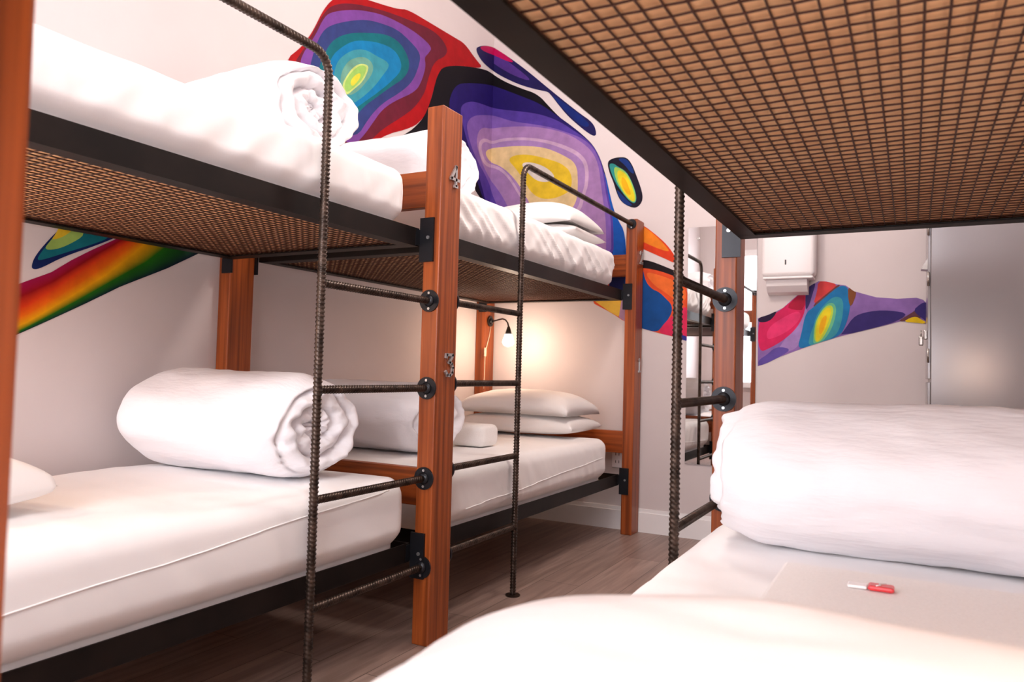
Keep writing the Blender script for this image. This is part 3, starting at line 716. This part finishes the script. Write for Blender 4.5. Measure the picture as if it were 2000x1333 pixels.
LX, LY0, LY1, LZ = .067, 3.65, 4.198, 1.88
t = thing('locker', (.33, 3.93, 0), 'tall grey metal locker standing in the right far corner', 'locker')
b = MB(); b.box((LX, LY0, .02), (LX+.515, LY1, LZ), bev=.003); b.box((LX+.02, LY0+.02, 0), (LX+.495, LY1-.02, .0205)); b.build('body', M['locker'], t)
for za, zb, lat in ((.06, .915, .55), (.93, 1.85, 1.122)):
    b = MB(); b.box((LX-.012, LY0+.012, za), (LX-.0005, LY1-.012, zb), bev=.002); dr = b.build('door', M['locker'], t)
    for zh in (za+.10, zb-.27, zb-.49):
        b = MB(); b.tube([(LX-.010, LY0+.006, zh-.03), (LX-.010, LY0+.006, zh+.03)], .005, 10); b.build('hinge', M['chrome'], t, dr)
    b = MB(); b.box((LX-.026, LY0+.05, lat-.02), (LX-.0125, LY0+.085, lat+.02), bev=.003); b.build('latch', M['chrome'], t, dr)
b = MB(); vs = [(LX-.0125, LY0+.03, 1.455), (LX-.0125, LY0+.10, 1.455), (LX-.0125, LY0+.03, 1.405), (LX-.0125, LY0+.10, 1.405), (LX-.038, LY0+.03, 1.408), (LX-.038, LY0+.10, 1.408)]
b.add(vs, [(0, 2, 4), (1, 5, 3), (0, 4, 5, 1), (2, 3, 5, 4), (0, 1, 3, 2)]); b.build('vent_hood', M['chrome'], t, dr)
t = thing('padlock', (LX-.034, LY0+.067, 1.075), 'small steel padlock on the grey locker latch', 'padlock')
b = MB(); b.box((LX-.045, LY0+.045, 1.075), (LX-.0275, LY0+.09, 1.115), bev=.004); b.build('body', M['chrome'], t)
b = MB(); b.tube([(LX-.036, LY0+.055, 1.1155)]+[(LX-.036, LY0+.0675-.0125*math.cos(a), 1.128+.0125*math.sin(a)) for a in [PI*i/8 for i in range(9)]]+[(LX-.036, LY0+.080, 1.1155)], .0028, 8); b.build('shackle', M['chrome'], t)

t = thing('wall_outlet', (-1.535, YW-.001, .42), 'white wall outlet low on far wall beside post numbered 1', 'outlet')
b = MB(); b.box((-1.575, YW-.009, .36), (-1.505, YW-.001, .475), bev=.003); b.build('cover_plate', M['plastic'], t)
for z in (.395, .44):
    for x in (-1.551, -1.531):
        b = MB(); b.box((x-.002, YW-.0098, z-.008), (x+.002, YW-.0091, z+.008)); b.build('slot', M['dark'], t)

# ------------------------------------------------------------------ pendant lamps over the aisle; the near one is added fill light
for x, y, gl, where in ((-.64, .85, 'fill_near', 'window'), (-.92, 2.70, 'lamp_far', 'mirror')):
    t = thing('pendant_lamp', (x, y, ZC), 'round white glass pendant lamp over the aisle near the %s' % where, 'pendant lamp', 'aisle pendant lamps')
    b = MB(); b.lathe((x, y, ZC-.001), (0, 0, -1), [(0, .06), (.02, .058), (.03, .02)], 24); b.build('ceiling_rose', M['trim'], t)
    b = MB(); b.tube([(x, y, ZC-.032), (x, y, 2.70)], .004, 8); b.build('cord', M['black_plastic'], t)
    b = MB(); b.lathe((x, y, 2.6995), (0, 0, -1), [(0, .03), (.03, .04)], 20); b.build('cap', M['chrome'], t)
    b = MB(); b.lathe((x, y, 2.669), (0, 0, -1), [(.25*(1-math.cos(a))/2, max(.012, .125*math.sin(a))) for a in [.2+(PI-.2)*k/16 for k in range(17)]], 32); b.build('globe', M[gl], t)

# ------------------------------------------------------------------ camera, world, view
w = bpy.data.worlds.new('sky'); sc.world = w; w.use_nodes = True
w.node_tree.nodes['Background'].inputs[0].default_value = (.75, .85, 1, 1); w.node_tree.nodes['Background'].inputs[1].default_value = 1
cd = bpy.data.cameras.new('camera'); cam = bpy.data.objects.new('camera', cd); C.objects.link(cam)
cam.matrix_world = Matrix(((RT.x, UP.x, -FW.x, EYE.x), (RT.y, UP.y, -FW.y, EYE.y), (RT.z, UP.z, -FW.z, EYE.z), (0, 0, 0, 1)))
cd.sensor_width = 36; cd.sensor_fit = 'HORIZONTAL'; cd.lens = F_PX/2000*36; cd.clip_start = .02
cd.dof.use_dof = True; cd.dof.focus_distance = 2.5; cd.dof.aperture_fstop = 6.3
sc.camera = cam
sc.view_settings.view_transform = 'Standard'; sc.view_settings.look = 'None'; sc.view_settings.exposure = 0.60; sc.view_settings.gamma = 1
sc.cycles.max_bounces = 10; sc.cycles.diffuse_bounces = 6; sc.cycles.use_denoising = True
